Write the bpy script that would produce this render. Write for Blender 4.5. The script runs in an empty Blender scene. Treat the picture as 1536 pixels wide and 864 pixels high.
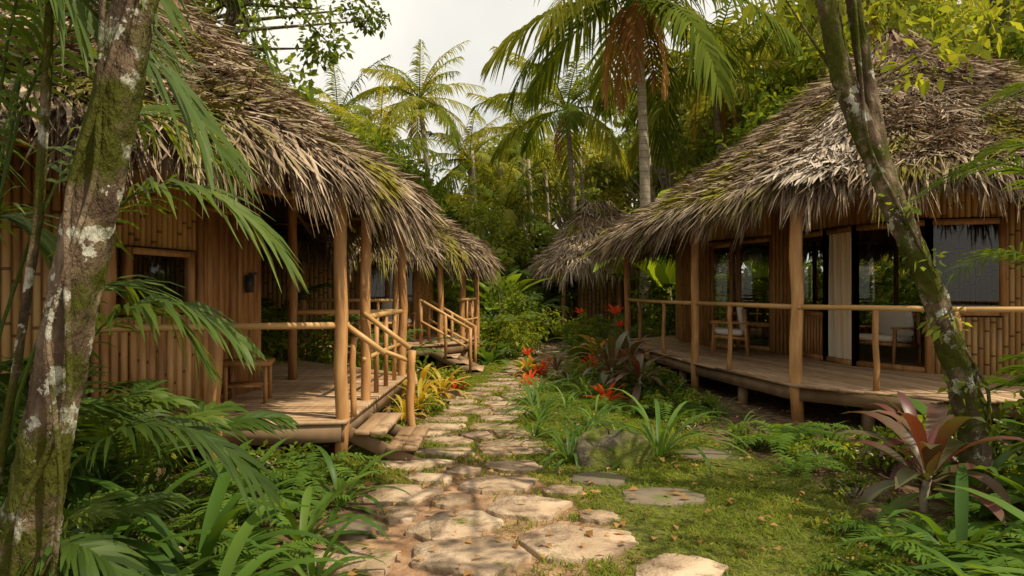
import bpy, math, numpy as np
from mathutils import Vector
rng=np.random.default_rng(7)
R=rng.random
UP=np.array([0,0,1.0])
scene=bpy.context.scene
def nz(a):
    a=np.asarray(a,float); return a/np.maximum(np.linalg.norm(a,axis=-1,keepdims=True),1e-9)
def U(a,b,n=None): return rng.uniform(a,b,n)

# ------------------------------------------------------------------ mesh builder
class MB:
    def __init__(s): s.v=[];s.f=[];s.r=[];s.n=0
    def add(s,v,f,r,m=0):
        v=np.asarray(v,float).reshape(-1,3); f=np.asarray(f,int)
        s.v.append(v); s.r.append(np.broadcast_to(np.asarray(r,float),(len(v),)).copy())
        s.f.append((f+s.n,m)); s.n+=len(v)
    def ribbons(s,C,S,r,m=0,fold=None):
        N,K=C.shape[:2]; r=np.broadcast_to(np.asarray(r,float),(N,))
        if fold is None:
            V=np.stack([C-S,C+S],2); W=2
        else:
            V=np.stack([C-S+fold,C,C+S+fold],2); W=3
        b=(np.arange(N)*K*W)[:,None,None]+(np.arange(K-1)*W)[None,:,None]+np.arange(W-1)[None,None,:]
        b=b.ravel()
        F=np.stack([b,b+1,b+W+1,b+W],1)
        s.add(V.reshape(-1,3),F,np.repeat(r,K*W),m)
    def tube(s,P,rad,n=8,r=.5,m=0,cap=True):
        P=np.asarray(P,float); K=len(P); rad=np.broadcast_to(np.asarray(rad,float),(K,))
        T=nz(np.gradient(P,axis=0)); ref=np.array([0,1.0,0.03]) if abs(T[0][1])<.8 else np.array([1.0,0,0])
        A=nz(np.cross(T,ref)); B=np.cross(T,A)
        th=np.arange(n)/n*2*np.pi
        V=P[:,None]+rad[:,None,None]*(A[:,None]*np.cos(th)[None,:,None]+B[:,None]*np.sin(th)[None,:,None])
        i=np.arange(K-1)[:,None]*n; j=np.arange(n)[None,:]; j2=(j+1)%n
        F=np.stack([(i+j).ravel(),(i+j2).ravel(),(i+n+j2).ravel(),(i+n+j).ravel()],1)
        base=s.n
        s.add(V,F,r,m)
        if cap:
            s.f.append((np.array([list(range(n))])+base+(K-1)*n,m)); s.f.append((np.array([list(range(n))[::-1]])+base,m))
    def trunk(s,P,rad,n=24,m=1,amp=.12,r=.5):
        P=np.asarray(P,float); K=len(P)
        s.tube(P,rad,n,r,m,cap=False)
        V=s.v[-1]; C=np.repeat(P,n,0); th=np.tile(np.arange(n)/n*2*np.pi,K); h=np.repeat(np.r_[0,np.cumsum(np.linalg.norm(np.diff(P,axis=0),axis=1))],n)
        f=1+amp*(.5*np.sin(th*2+h*3)+.4*np.sin(th*5-h*7+1)+.3*np.sin(h*11+th*3)+.25*np.sin(h*31+th*4)+.4*rng.normal(0,.5,len(th)))
        s.v[-1]=C+(V-C)*f[:,None]
    def prism(s,poly,z0,z1,r=.5,m=0):
        n=len(poly); p=np.asarray(poly,float)
        v=np.vstack([np.c_[p,np.full(n,z0)],np.c_[p,np.full(n,z1)]])
        base=s.n; j=np.arange(n); k=(j+1)%n
        s.add(v,np.stack([j,k,k+n,j+n],1),r,m)
        s.f.append((np.array([j+n])+base,m)); s.f.append((np.array([j[::-1]])+base,m))
    def beam(s,a,b,w,h,r=.5,m=0):
        a=np.asarray(a,float);b=np.asarray(b,float);t=nz(b-a)
        ref=UP if abs(t[2])<.9 else np.array([1.0,0,0]) 
        A=nz(np.cross(t,ref))*w/2; B=nz(np.cross(A,t))*h/2
        v=[]
        for p in (a,b):
            v+= [p-A-B,p+A-B,p+A+B,p-A+B]
        F=[[3,2,1,0],[4,5,6,7],[0,1,5,4],[1,2,6,5],[2,3,7,6],[3,0,4,7]]
        s.add(v,F,r,m)
    def box(s,c,size,rz=0,r=.5,m=0):
        c=np.asarray(c,float); d=np.array([math.cos(rz),math.sin(rz),0])*size[0]/2
        s.beam(c-d,c+d,size[1],size[2],r,m)
    def obj(s,name,mats,parent=None,smooth=False,loc=None,bevel=0,mesh_only=False):
        me=bpy.data.meshes.new(name); V=np.vstack(s.v)
        loops=np.concatenate([f.ravel() for f,_ in s.f]); tot=np.concatenate([np.full(len(f),f.shape[1]) for f,_ in s.f])
        mi=np.concatenate([np.full(len(f),m) for f,m in s.f])
        me.vertices.add(len(V)); me.vertices.foreach_set('co',V.ravel())
        me.loops.add(len(loops)); me.loops.foreach_set('vertex_index',loops.astype(np.int32))
        me.polygons.add(len(tot)); st=np.concatenate([[0],np.cumsum(tot)[:-1]])
        me.polygons.foreach_set('loop_start',st.astype(np.int32))
        for m in mats: me.materials.append(m)
        me.polygons.foreach_set('material_index',mi.astype(np.int32))
        if smooth: me.polygons.foreach_set('use_smooth',np.ones(len(tot),bool))
        me.update(calc_edges=True)
        at=me.attributes.new('rnd','FLOAT','POINT'); at.data.foreach_set('value',np.concatenate(s.r).astype(np.float32))
        if mesh_only: return me
        return place(me,name,loc or (0,0,0),parent=parent,bevel=bevel)
def place(me,name,loc,rot=0,sc=1,parent=None,bevel=0,tilt=(0,0)):
    o=bpy.data.objects.new(name,me); scene.collection.objects.link(o)
    o.location=loc; o.rotation_euler=(tilt[0],tilt[1],rot); o.scale=(sc,sc,sc) if np.isscalar(sc) else sc
    if parent: o.parent=parent
    if bevel:
        b=o.modifiers.new('bevel','BEVEL'); b.width=bevel; b.segments=1; b.limit_method='ANGLE'
    return o
def empty(name):
    e=bpy.data.objects.new(name,None); scene.collection.objects.link(e); return e

# ------------------------------------------------------------------ materials
def mk(name,cols,rough=.6,nscale=6,nmix=.4,stretch=(1,1,1),bump=0,bscale=30,trans=0,spec=.3,patch=None,patch2=None,rings=False,orand=0,bdist=.02,simple=False,det=3):
    m=bpy.data.materials.new(name); m.use_nodes=True; nt=m.node_tree; N=nt.nodes; L=nt.links; N.clear()
    out=N.new('ShaderNodeOutputMaterial')
    if simple: b=N.new('ShaderNodeBsdfDiffuse')
    else:
        b=N.new('ShaderNodeBsdfPrincipled'); b.inputs['Roughness'].default_value=rough; b.inputs['Specular IOR Level'].default_value=spec
    tc=N.new('ShaderNodeTexCoord'); mp=N.new('ShaderNodeMapping'); mp.inputs['Scale'].default_value=stretch
    L.new(tc.outputs['Object'],mp.inputs[0])
    at=N.new('ShaderNodeAttribute'); at.attribute_name='rnd'; fac=at.outputs['Fac']
    if nmix:
        no=N.new('ShaderNodeTexNoise'); no.inputs['Scale'].default_value=nscale; no.inputs['Detail'].default_value=det
        L.new(mp.outputs[0],no.inputs['Vector'])
        mr=N.new('ShaderNodeMapRange'); mr.inputs[1].default_value=.3; mr.inputs[2].default_value=.7; L.new(no.outputs[0],mr.inputs[0])
        mx=N.new('ShaderNodeMix'); mx.inputs[0].default_value=nmix
        L.new(at.outputs['Fac'],mx.inputs[2]); L.new(mr.outputs[0],mx.inputs[3]); fac=mx.outputs[0]
    if orand:
        oi=N.new('ShaderNodeObjectInfo'); ma=N.new('ShaderNodeMath'); ma.operation='MULTIPLY_ADD'
        ma.inputs[1].default_value=orand; L.new(oi.outputs['Random'],ma.inputs[0]); L.new(fac,ma.inputs[2])
        sb=N.new('ShaderNodeMath'); sb.operation='SUBTRACT'; sb.inputs[1].default_value=orand/2; L.new(ma.outputs[0],sb.inputs[0]); fac=sb.outputs[0]
    rp=N.new('ShaderNodeValToRGB'); e=rp.color_ramp.elements
    while len(e)<len(cols): e.new(.5)
    for i,c in enumerate(cols): e[i].position=i/(len(cols)-1); e[i].color=(*c,1)
    L.new(fac,rp.inputs[0]); col=rp.outputs[0]
    for pt in (patch,patch2):
        if pt:
            pc,ps,p0,p1=pt
            n2=N.new('ShaderNodeTexNoise'); n2.inputs['Scale'].default_value=ps; n2.inputs['Detail'].default_value=3 if simple else 6
            n2.inputs['Roughness'].default_value=.65; L.new(tc.outputs['Object'],n2.inputs['Vector'])
            m2=N.new('ShaderNodeMapRange'); m2.inputs[1].default_value=p0; m2.inputs[2].default_value=p1; L.new(n2.outputs[0],m2.inputs[0])
            x=N.new('ShaderNodeMix'); x.data_type='RGBA'; L.new(m2.outputs[0],x.inputs[0]); L.new(col,x.inputs[6]); x.inputs[7].default_value=(*pc,1); col=x.outputs[2]
    if rings:
        sx=N.new('ShaderNodeSeparateXYZ'); L.new(tc.outputs['Object'],sx.inputs[0])
        a1=N.new('ShaderNodeMath'); a1.operation='MULTIPLY_ADD'; a1.inputs[1].default_value=5; L.new(at.outputs['Fac'],a1.inputs[0])
        a0=N.new('ShaderNodeMath'); a0.operation='MULTIPLY'; a0.inputs[1].default_value=rings; L.new(sx.outputs[2],a0.inputs[0]); L.new(a0.outputs[0],a1.inputs[2])
        fr=N.new('ShaderNodeMath'); fr.operation='FRACT'; L.new(a1.outputs[0],fr.inputs[0])
        gt=N.new('ShaderNodeMath'); gt.operation='GREATER_THAN'; gt.inputs[1].default_value=.94; L.new(fr.outputs[0],gt.inputs[0])
        x=N.new('ShaderNodeMix'); x.data_type='RGBA'; x.blend_type='MULTIPLY'; L.new(gt.outputs[0],x.inputs[0]); L.new(col,x.inputs[6]); x.inputs[7].default_value=(.35,.3,.25,1); col=x.outputs[2]
    L.new(col,b.inputs[0])
    if bump:
        n3=N.new('ShaderNodeTexNoise'); n3.inputs['Scale'].default_value=bscale; n3.inputs['Detail'].default_value=5; n3.inputs['Roughness'].default_value=.65; L.new(mp.outputs[0],n3.inputs['Vector'])
        bu=N.new('ShaderNodeBump'); bu.inputs['Strength'].default_value=bump; bu.inputs['Distance'].default_value=bdist; L.new(n3.outputs[0],bu.inputs['Height']); L.new(bu.outputs[0],b.inputs['Normal'])
    sh=b.outputs[0]
    if trans:
        t=N.new('ShaderNodeBsdfTranslucent'); g=N.new('ShaderNodeMix'); g.data_type='RGBA'; g.blend_type='MULTIPLY'; g.inputs[0].default_value=1
        L.new(col,g.inputs[6]); g.inputs[7].default_value=(2.3,1.9,.6,1); L.new(g.outputs[2],t.inputs[0])
        ms=N.new('ShaderNodeMixShader'); ms.inputs[0].default_value=trans; L.new(sh,ms.inputs[1]); L.new(t.outputs[0],ms.inputs[2]); sh=ms.outputs[0]
    L.new(sh,out.inputs[0]); return m
M={}
M['thatch']=mk('thatch',[(.055,.038,.025),(.18,.13,.085),(.36,.275,.19),(.58,.48,.36)],.8,1.3,.3,patch=((.20,.18,.03),.8,.52,.64),simple=True,det=2)
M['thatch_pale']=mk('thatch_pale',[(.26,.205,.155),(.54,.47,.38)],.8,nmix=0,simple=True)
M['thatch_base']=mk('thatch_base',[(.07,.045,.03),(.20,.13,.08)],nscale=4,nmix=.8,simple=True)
M['wood']=mk('wood',[(.20,.09,.03),(.40,.20,.07),(.56,.32,.135)],.5,5,.6,(3,3,.6),bump=.25,bscale=12)
M['woodh']=mk('wood_planks',[(.21,.12,.06),(.37,.24,.135),(.52,.365,.225)],.6,4,.45,(4,.5,4),bump=.15,bscale=15)
M['darkwood']=mk('dark_wood',[(.13,.08,.045),(.28,.18,.10)],.7,5,.6)
M['bamboo']=mk('bamboo',[(.27,.14,.045),(.47,.28,.10),(.62,.41,.17)],.42,3,.45,(2,2,.5),rings=2.2)
M['rail']=mk('bamboo_rail',[(.40,.22,.08),(.60,.37,.15)],.4,3,.5)
M['bark']=mk('bark',[(.045,.03,.02),(.12,.085,.055),(.24,.18,.12)],.95,10,.95,(1,1,.45),bump=1.0,bscale=13,bdist=.06,patch=((.42,.42,.34),7,.555,.58),patch2=((.06,.065,.010),2.4,.45,.54),spec=.1)
M['palmtrunk']=mk('palm_trunk',[(.20,.16,.11),(.42,.36,.28)],.85,5,.7,rings=5,simple=True)
M['stone']=mk('stone',[(.20,.14,.085),(.39,.28,.185),(.56,.43,.30)],.85,3.0,.65,bump=1.0,bscale=6,bdist=.05,patch=((.16,.11,.07),3.2,.50,.64),patch2=((.13,.13,.035),1.8,.58,.67),spec=.15)
M['darkstone']=mk('dark_stone',[(.11,.09,.06),(.22,.17,.12)],.85,5,.6,bump=.8,bscale=9,patch=((.11,.12,.03),3,.52,.64))
M['moss']=mk('mossy_rock',[(.09,.07,.05),(.20,.165,.12)],.95,5,.6,bump=1,bscale=12,bdist=.05,patch=((.11,.125,.018),2.4,.40,.52))
G=dict(nmix=0,trans=.38,spec=.22)
M['palmleaf']=mk('palm_leaf',[(.032,.06,.010),(.07,.12,.018),(.14,.19,.03)],.5,orand=.2,**G)
M['coco']=mk('coconut_leaf',[(.065,.10,.016),(.15,.19,.03),(.29,.29,.065)],orand=.3,nmix=0,trans=.4,simple=True)
M['deadleaf']=mk('dead_leaf',[(.22,.11,.04),(.48,.29,.12)],nmix=0,trans=.3,simple=True)
M['leaf']=mk('tree_leaf',[(.045,.075,.012),(.10,.15,.022),(.18,.23,.035),(.28,.32,.05)],orand=.35,nmix=0,trans=.42,simple=True)
M['farleaf']=mk('far_leaf',[(.08,.115,.028),(.155,.195,.05),(.24,.27,.075),(.33,.34,.10)],orand=.5,nmix=0,trans=.42,simple=True)  # distant foliage; light mist is put into the colour as a paler, yellower green
M['strap']=mk('strap_leaf',[(.035,.08,.013),(.075,.15,.022),(.15,.23,.04)],.42,orand=.3,**G)
M['fern']=mk('fern_leaf',[(.05,.10,.016),(.12,.20,.033)],orand=.4,nmix=0,trans=.38,simple=True)
M['banana']=mk('banana_leaf',[(.11,.20,.02),(.28,.40,.05)],.4,orand=.5,**G)
M['purple']=mk('cordyline_leaf',[(.045,.022,.02),(.13,.034,.03),(.07,.085,.025),(.20,.055,.045)],.4,orand=.2,nscale=3,nmix=.4,trans=.22,spec=.4)
M['red']=mk('red_bract',[(.42,.045,.02),(.62,.12,.04)],nmix=0,trans=.3,simple=True)
M['yellowred']=mk('croton_leaf',[(.10,.14,.02),(.45,.34,.04),(.42,.09,.025)],.4,6,.5,trans=.3)
M['grass']=mk('grass',[(.08,.12,.016),(.165,.21,.03),(.28,.30,.05)],nmix=0,trans=.38,simple=True)
M['cushion']=mk('cushion_fabric',[(.62,.57,.48),(.72,.67,.58)],.9,40,.6)
M['curtain']=mk('sheer_curtain',[(.75,.72,.65),(.85,.82,.76)],.8,20,.4,trans=.3)
M['metal']=mk('dark_metal',[(.03,.03,.03),(.05,.05,.05)],.4)
g=bpy.data.materials.new('window_glass'); g.use_nodes=True; nt=g.node_tree; nt.nodes.clear()
o_=nt.nodes.new('ShaderNodeOutputMaterial'); tr=nt.nodes.new('ShaderNodeBsdfTransparent'); tr.inputs[0].default_value=(.85,.88,.86,1)
gl=nt.nodes.new('ShaderNodeBsdfGlossy'); gl.inputs['Roughness'].default_value=.02; mxs=nt.nodes.new('ShaderNodeMixShader'); fr=nt.nodes.new('ShaderNodeLayerWeight')
mr=nt.nodes.new('ShaderNodeMapRange'); mr.inputs[1].default_value=.3; mr.inputs[3].default_value=.06; mr.inputs[4].default_value=.4; nt.links.new(fr.outputs['Facing'],mr.inputs[0])
nt.links.new(mr.outputs[0],mxs.inputs[0]); nt.links.new(tr.outputs[0],mxs.inputs[1]); nt.links.new(gl.outputs[0],mxs.inputs[2]); nt.links.new(mxs.outputs[0],o_.inputs[0])
M['glass']=g

# ------------------------------------------------------------------ path + ground
PY=[0,4.3,5.6,6.9,8.5,11,13,16,19,24,60]; PX=[-.5,-.26,-.15,-.3,-.5,-.38,.1,.6,1.06,1.3,3]
def pxc(y): return np.interp(y,PY,PX)
def phw(y): return np.interp(y,[4,5,6,7,10,20],[1.05,.92,.8,.72,.68,.62])
xs=np.concatenate([[-400,-150,-60,-30,-15],np.linspace(-9,12,211),[18,40,80,200,400]])
ys=np.concatenate([[-60,-15,0],np.linspace(1.5,24,226),[30,45,70,120,250,600]])
X,Y=np.meshgrid(xs,ys)
def wob(x,y): return np.sin(x*2.1+y*1.3)*.5+np.sin(x*4.7-y*3.1+1)*.3+np.sin(x*9.1+y*7.7)*.2
pd=np.abs(X-pxc(Y))-phw(Y)+.12*wob(X*1.7,Y*1.7)
path=np.clip(.5-pd/.25,0,1)
def lawnmask(x,y):
    l=(x>-1.6)&(x<pxc(y))&(y>6.2)&(y<13.5)
    l|=(x<-.1)&(x>-2.4)&(y>=12.8)&(y<20)
    r=(x>pxc(y))&(x<2.35+.25*np.sin(y*1.3))&(y>3.2)&(y<12.5)
    r|=(x>pxc(y))&(x<pxc(y)+1.2)&(y>=12)&(y<22)
    return l|r
lm=lawnmask(X,Y).astype(float)
Z=.015*wob(X,Y)*(1-path)*(np.abs(X)<12)+.02*(1-path)*(np.abs(X)<12)
n0,n1=X.shape
mb=MB(); idx=np.arange(n0*n1).reshape(n0,n1)
F=np.stack([idx[:-1,:-1].ravel(),idx[:-1,1:].ravel(),idx[1:,1:].ravel(),idx[1:,:-1].ravel()],1)
mb.add(np.stack([X,Y,Z],-1),F,path.ravel())
m=bpy.data.materials.new('ground_soil'); m.use_nodes=True; nt=m.node_tree; N=nt.nodes; L=nt.links
b=N['Principled BSDF']; b.inputs['Roughness'].default_value=.95; b.inputs['Specular IOR Level'].default_value=.15
def noise(s,d=4):
    n=N.new('ShaderNodeTexNoise'); n.inputs['Scale'].default_value=s; n.inputs['Detail'].default_value=d
    t=N.new('ShaderNodeTexCoord'); L.new(t.outputs['Object'],n.inputs['Vector']); return n
def ramp(src,c,p=(.35,.65)):
    r=N.new('ShaderNodeValToRGB'); r.color_ramp.elements[0].position=p[0]; r.color_ramp.elements[1].position=p[1]
    r.color_ramp.elements[0].color=(*c[0],1); r.color_ramp.elements[1].color=(*c[1],1); L.new(src,r.inputs[0]); return r.outputs[0]
def mixc(f,a,bb):
    x=N.new('ShaderNodeMix'); x.data_type='RGBA'; L.new(f,x.inputs[0]); L.new(a,x.inputs[6]); L.new(bb,x.inputs[7]); return x.outputs[2]
soil=ramp(noise(9).outputs[0],[(.055,.035,.02),(.18,.115,.065)]); dirt=ramp(noise(5).outputs[0],[(.18,.10,.055),(.40,.25,.145)])
grn=ramp(noise(14).outputs[0],[(.055,.06,.015),(.14,.145,.03)])
a=N.new('ShaderNodeAttribute'); a.attribute_name='rnd'; a2=N.new('ShaderNodeAttribute'); a2.attribute_name='lawn'
c=mixc(a2.outputs['Fac'],soil,grn); c=mixc(a.outputs['Fac'],c,dirt); L.new(c,b.inputs['Base Color'])
bu=N.new('ShaderNodeBump'); bu.inputs['Strength'].default_value=.8; bu.inputs['Distance'].default_value=.03; L.new(noise(22,6).outputs[0],bu.inputs['Height']); L.new(bu.outputs[0],b.inputs['Normal'])
gr=mb.obj('ground',[m],smooth=True)
at=gr.data.attributes.new('lawn','FLOAT','POINT'); at.data.foreach_set('value',lm.ravel().astype(np.float32))

def clip(poly,a,b,c):
    out=[]
    for i in range(len(poly)):
        p=poly[i];q=poly[(i+1)%len(poly)]; dp=a*p[0]+b*p[1]-c; dq=a*q[0]+b*q[1]-c
        if dp<=0: out.append(p)
        if dp*dq<0:
            t=dp/(dp-dq); out.append((p[0]+(q[0]-p[0])*t,p[1]+(q[1]-p[1])*t))
    return out
def chaikin(p,it=2,k=.16):
    p=np.asarray(p,float)
    for _ in range(it):
        q=np.roll(p,-1,0); p=np.stack([p*(1-k)+q*k,p*k+q*(1-k)],1).reshape(-1,2)
    return p
def stone(mb,poly,h,r,m=0):
    c=np.mean(poly,0)
    p=np.asarray(poly,float); q=np.roll(p,-1,0)
    p=np.stack([p,p*.75+q*.25+(rng.random(p.shape)-.5)*.04,(p+q)/2+(rng.random(p.shape)-.5)*.04,p*.25+q*.75+(rng.random(p.shape)-.5)*.04],1).reshape(-1,2)
    p=chaikin(p,1,.22); n=len(p)
    i1=c+(p-c)*.992; i2=c+(p-c)*.975
    tz=h+U(-.006,.006)
    tl=U(-.012,.012,2)
    def tilt(a): return (a-c)@tl
    V=np.vstack([np.c_[p,np.full(n,-.03)],np.c_[i1,tz-.007+tilt(i1)+U(-.003,.003,n)],np.c_[i2,tz+tilt(i2)]])
    j=np.arange(n);k=(j+1)%n
    F=np.vstack([np.stack([j,k,k+n,j+n],1),np.stack([j+n,k+n,k+2*n,j+2*n],1)])
    base=mb.n; mb.add(V,F,r,m); mb.f.append((np.array([j+2*n])+base,m))
mb=MB(); stones_xy=[]
def cells(pts,others,ex,ey,gap,mm,shr=1):
    for i,p in enumerate(pts):
        a_,b_=(ex[i],ey[i]); th=np.sort(np.arange(7)/7*2*np.pi+U(-.35,.35,7)); k_=1/np.maximum(np.abs(np.cos(th)),np.abs(np.sin(th)))**.6*U(.85,1.12,7)
        poly=[(p[0]+math.cos(t)*a_*k,p[1]+math.sin(t)*b_*k) for t,k in zip(th,k_)]
        for j,q in enumerate(others):
            d=np.array(q[:2])-np.array(p[:2]); l=np.hypot(*d)
            if l>1.7 or l<.05: continue
            d=d/l; poly=clip(poly,d[0],d[1],d@np.array(p[:2])+l/2-gap)
        if len(poly)>=4: stone(mb,np.array(poly),.034,R(),mm[i] if mm is not None else 0)
manual=[(-.27,4.5,.40,.34,0),(.42,4.83,.40,.40,0),(-.42,5.15,.36,.36,0),(.14,5.55,.38,.30,0),(-.82,5.92,.34,.26,0),(-.12,6.22,.43,.25,0),(-1.08,5.05,.24,.2,1),
(-.98,4.45,.32,.24,0),(.98,4.3,.27,.24,0),(.75,6.35,.26,.24,1),(1.2,5.82,.34,.25,1),(1.95,7.3,.33,.26,1),(-.45,6.65,.17,.15,0),(.02,6.83,.28,.2,0),(-.1,3.75,.4,.34,0),(.7,3.75,.34,.3,0),(-.9,3.7,.34,.3,0),(-.46,5.72,.17,.16,0),(.62,5.32,.16,.14,0),(-.82,5.35,.15,.16,0),(-.70,6.38,.2,.14,0),(.42,6.0,.16,.13,0)]
cells([s[:2] for s in manual],[s[:2] for s in manual],[s[2] for s in manual],[s[3] for s in manual],.02,[s[4] for s in manual])
stones_xy=[(s[0],s[1],s[2]*1.0,s[3]*1.0) for s in manual]
NM=len(manual)
pts=[]
y=7.0; row=0
while y<23:
    hw=phw(y)*.95; nn=2 if row%3 else 3
    for i in range(nn):
        xx=pxc(y)-hw+(i+.5)/nn*2*hw+U(-.13,.13)
        yy=y+U(-.14,.14)
        if all((xx-s[0])**2/(s[2]+.2)**2+(yy-s[1])**2/(s[3]+.15)**2>1 for s in stones_xy[:NM]): pts.append((xx,yy))
    y+=.46; row+=1
cells(pts,pts+[s[:2] for s in manual],U(.28,.44,len(pts)),U(.21,.31,len(pts)),.03,None)
for p in pts: stones_xy.append((p[0],p[1],.3,.2))
mb.obj('stone_path',[M['stone'],M['darkstone']])

# grass
def rib_rand(P,L,w,lean,K=3):
    N_=len(P); az=U(0,2*np.pi,N_); d=np.c_[np.cos(az),np.sin(az),np.zeros(N_)]; s=np.linspace(0,1,K)
    C=P[:,None]+ (d*(L*lean)[:,None])[:,None]*(s**1.5)[None,:,None]+(UP*L[:,None])[:,None]*(s*(1-.35*s*lean.mean()))[None,:,None]
    prof=np.array([.8,1,.05]) if K==3 else np.linspace(1,.05,K)
    sd=np.c_[-np.sin(az),np.cos(az),np.zeros(N_)]
    S=sd[:,None]*(np.broadcast_to(w,(N_,)))[:,None,None]*prof[None,:,None]
    return C,S
n=240000; gx=U(-2.4,2.8,n); gy=3.3+U(0,1,n)**1.5*17
pdist=np.abs(gx-pxc(gy))-phw(gy)+.12*wob(gx*1.7,gy*1.7)
den=.5+.5*wob(gx*2.3+4,gy*2.0)
keep=lawnmask(gx,gy)&(R(n)<np.where(pdist>0,.45+.55*np.clip(den+.3,0,1),np.clip(.16+.6*(pdist>-.35)*(den>.2)+.3*(gy>7),0,1)))
for sx,sy,sw,sh in stones_xy:
    keep&=((gx-sx)/(sw*.97))**2+((gy-sy)/(sh*.97))**2>1
gx=gx[keep];gy=gy[keep]; n=len(gx)
far=np.clip(gy/7,.8,2.2)
C,S=rib_rand(np.c_[gx,gy,np.full(n,.0)],U(.03,.085,n)*np.clip(far,1,1.5)**.7,U(.0035,.0065,n)*far,U(.4,1.6,n))
mb=MB(); mb.ribbons(C,S,np.clip(.25+.35*den[keep]+U(-.28,.28,n),0,1)); mb.obj('lawn_grass',[M['grass']])
n=1700; gx=U(-4,5,n); gy=3.3+R(n)**1.4*14
az=U(0,6.28,n); d=np.c_[np.cos(az),np.sin(az),U(-.15,.25,n)]; sd=np.c_[-np.sin(az),np.cos(az),U(-.4,.4,n)]
L_=U(.03,.09,n); P=np.c_[gx,gy,np.full(n,.05)]; s=np.array([0,.5,1])
C=P[:,None]+d[:,None]*L_[:,None,None]*s[None,:,None]; C[:,1,2]+=.012
mb=MB(); mb.ribbons(C,sd[:,None]*(L_*.3)[:,None,None]*np.array([.1,1,.1])[None,:,None],R(n)); mb.obj('fallen_leaves',[M['deadleaf']])

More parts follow.
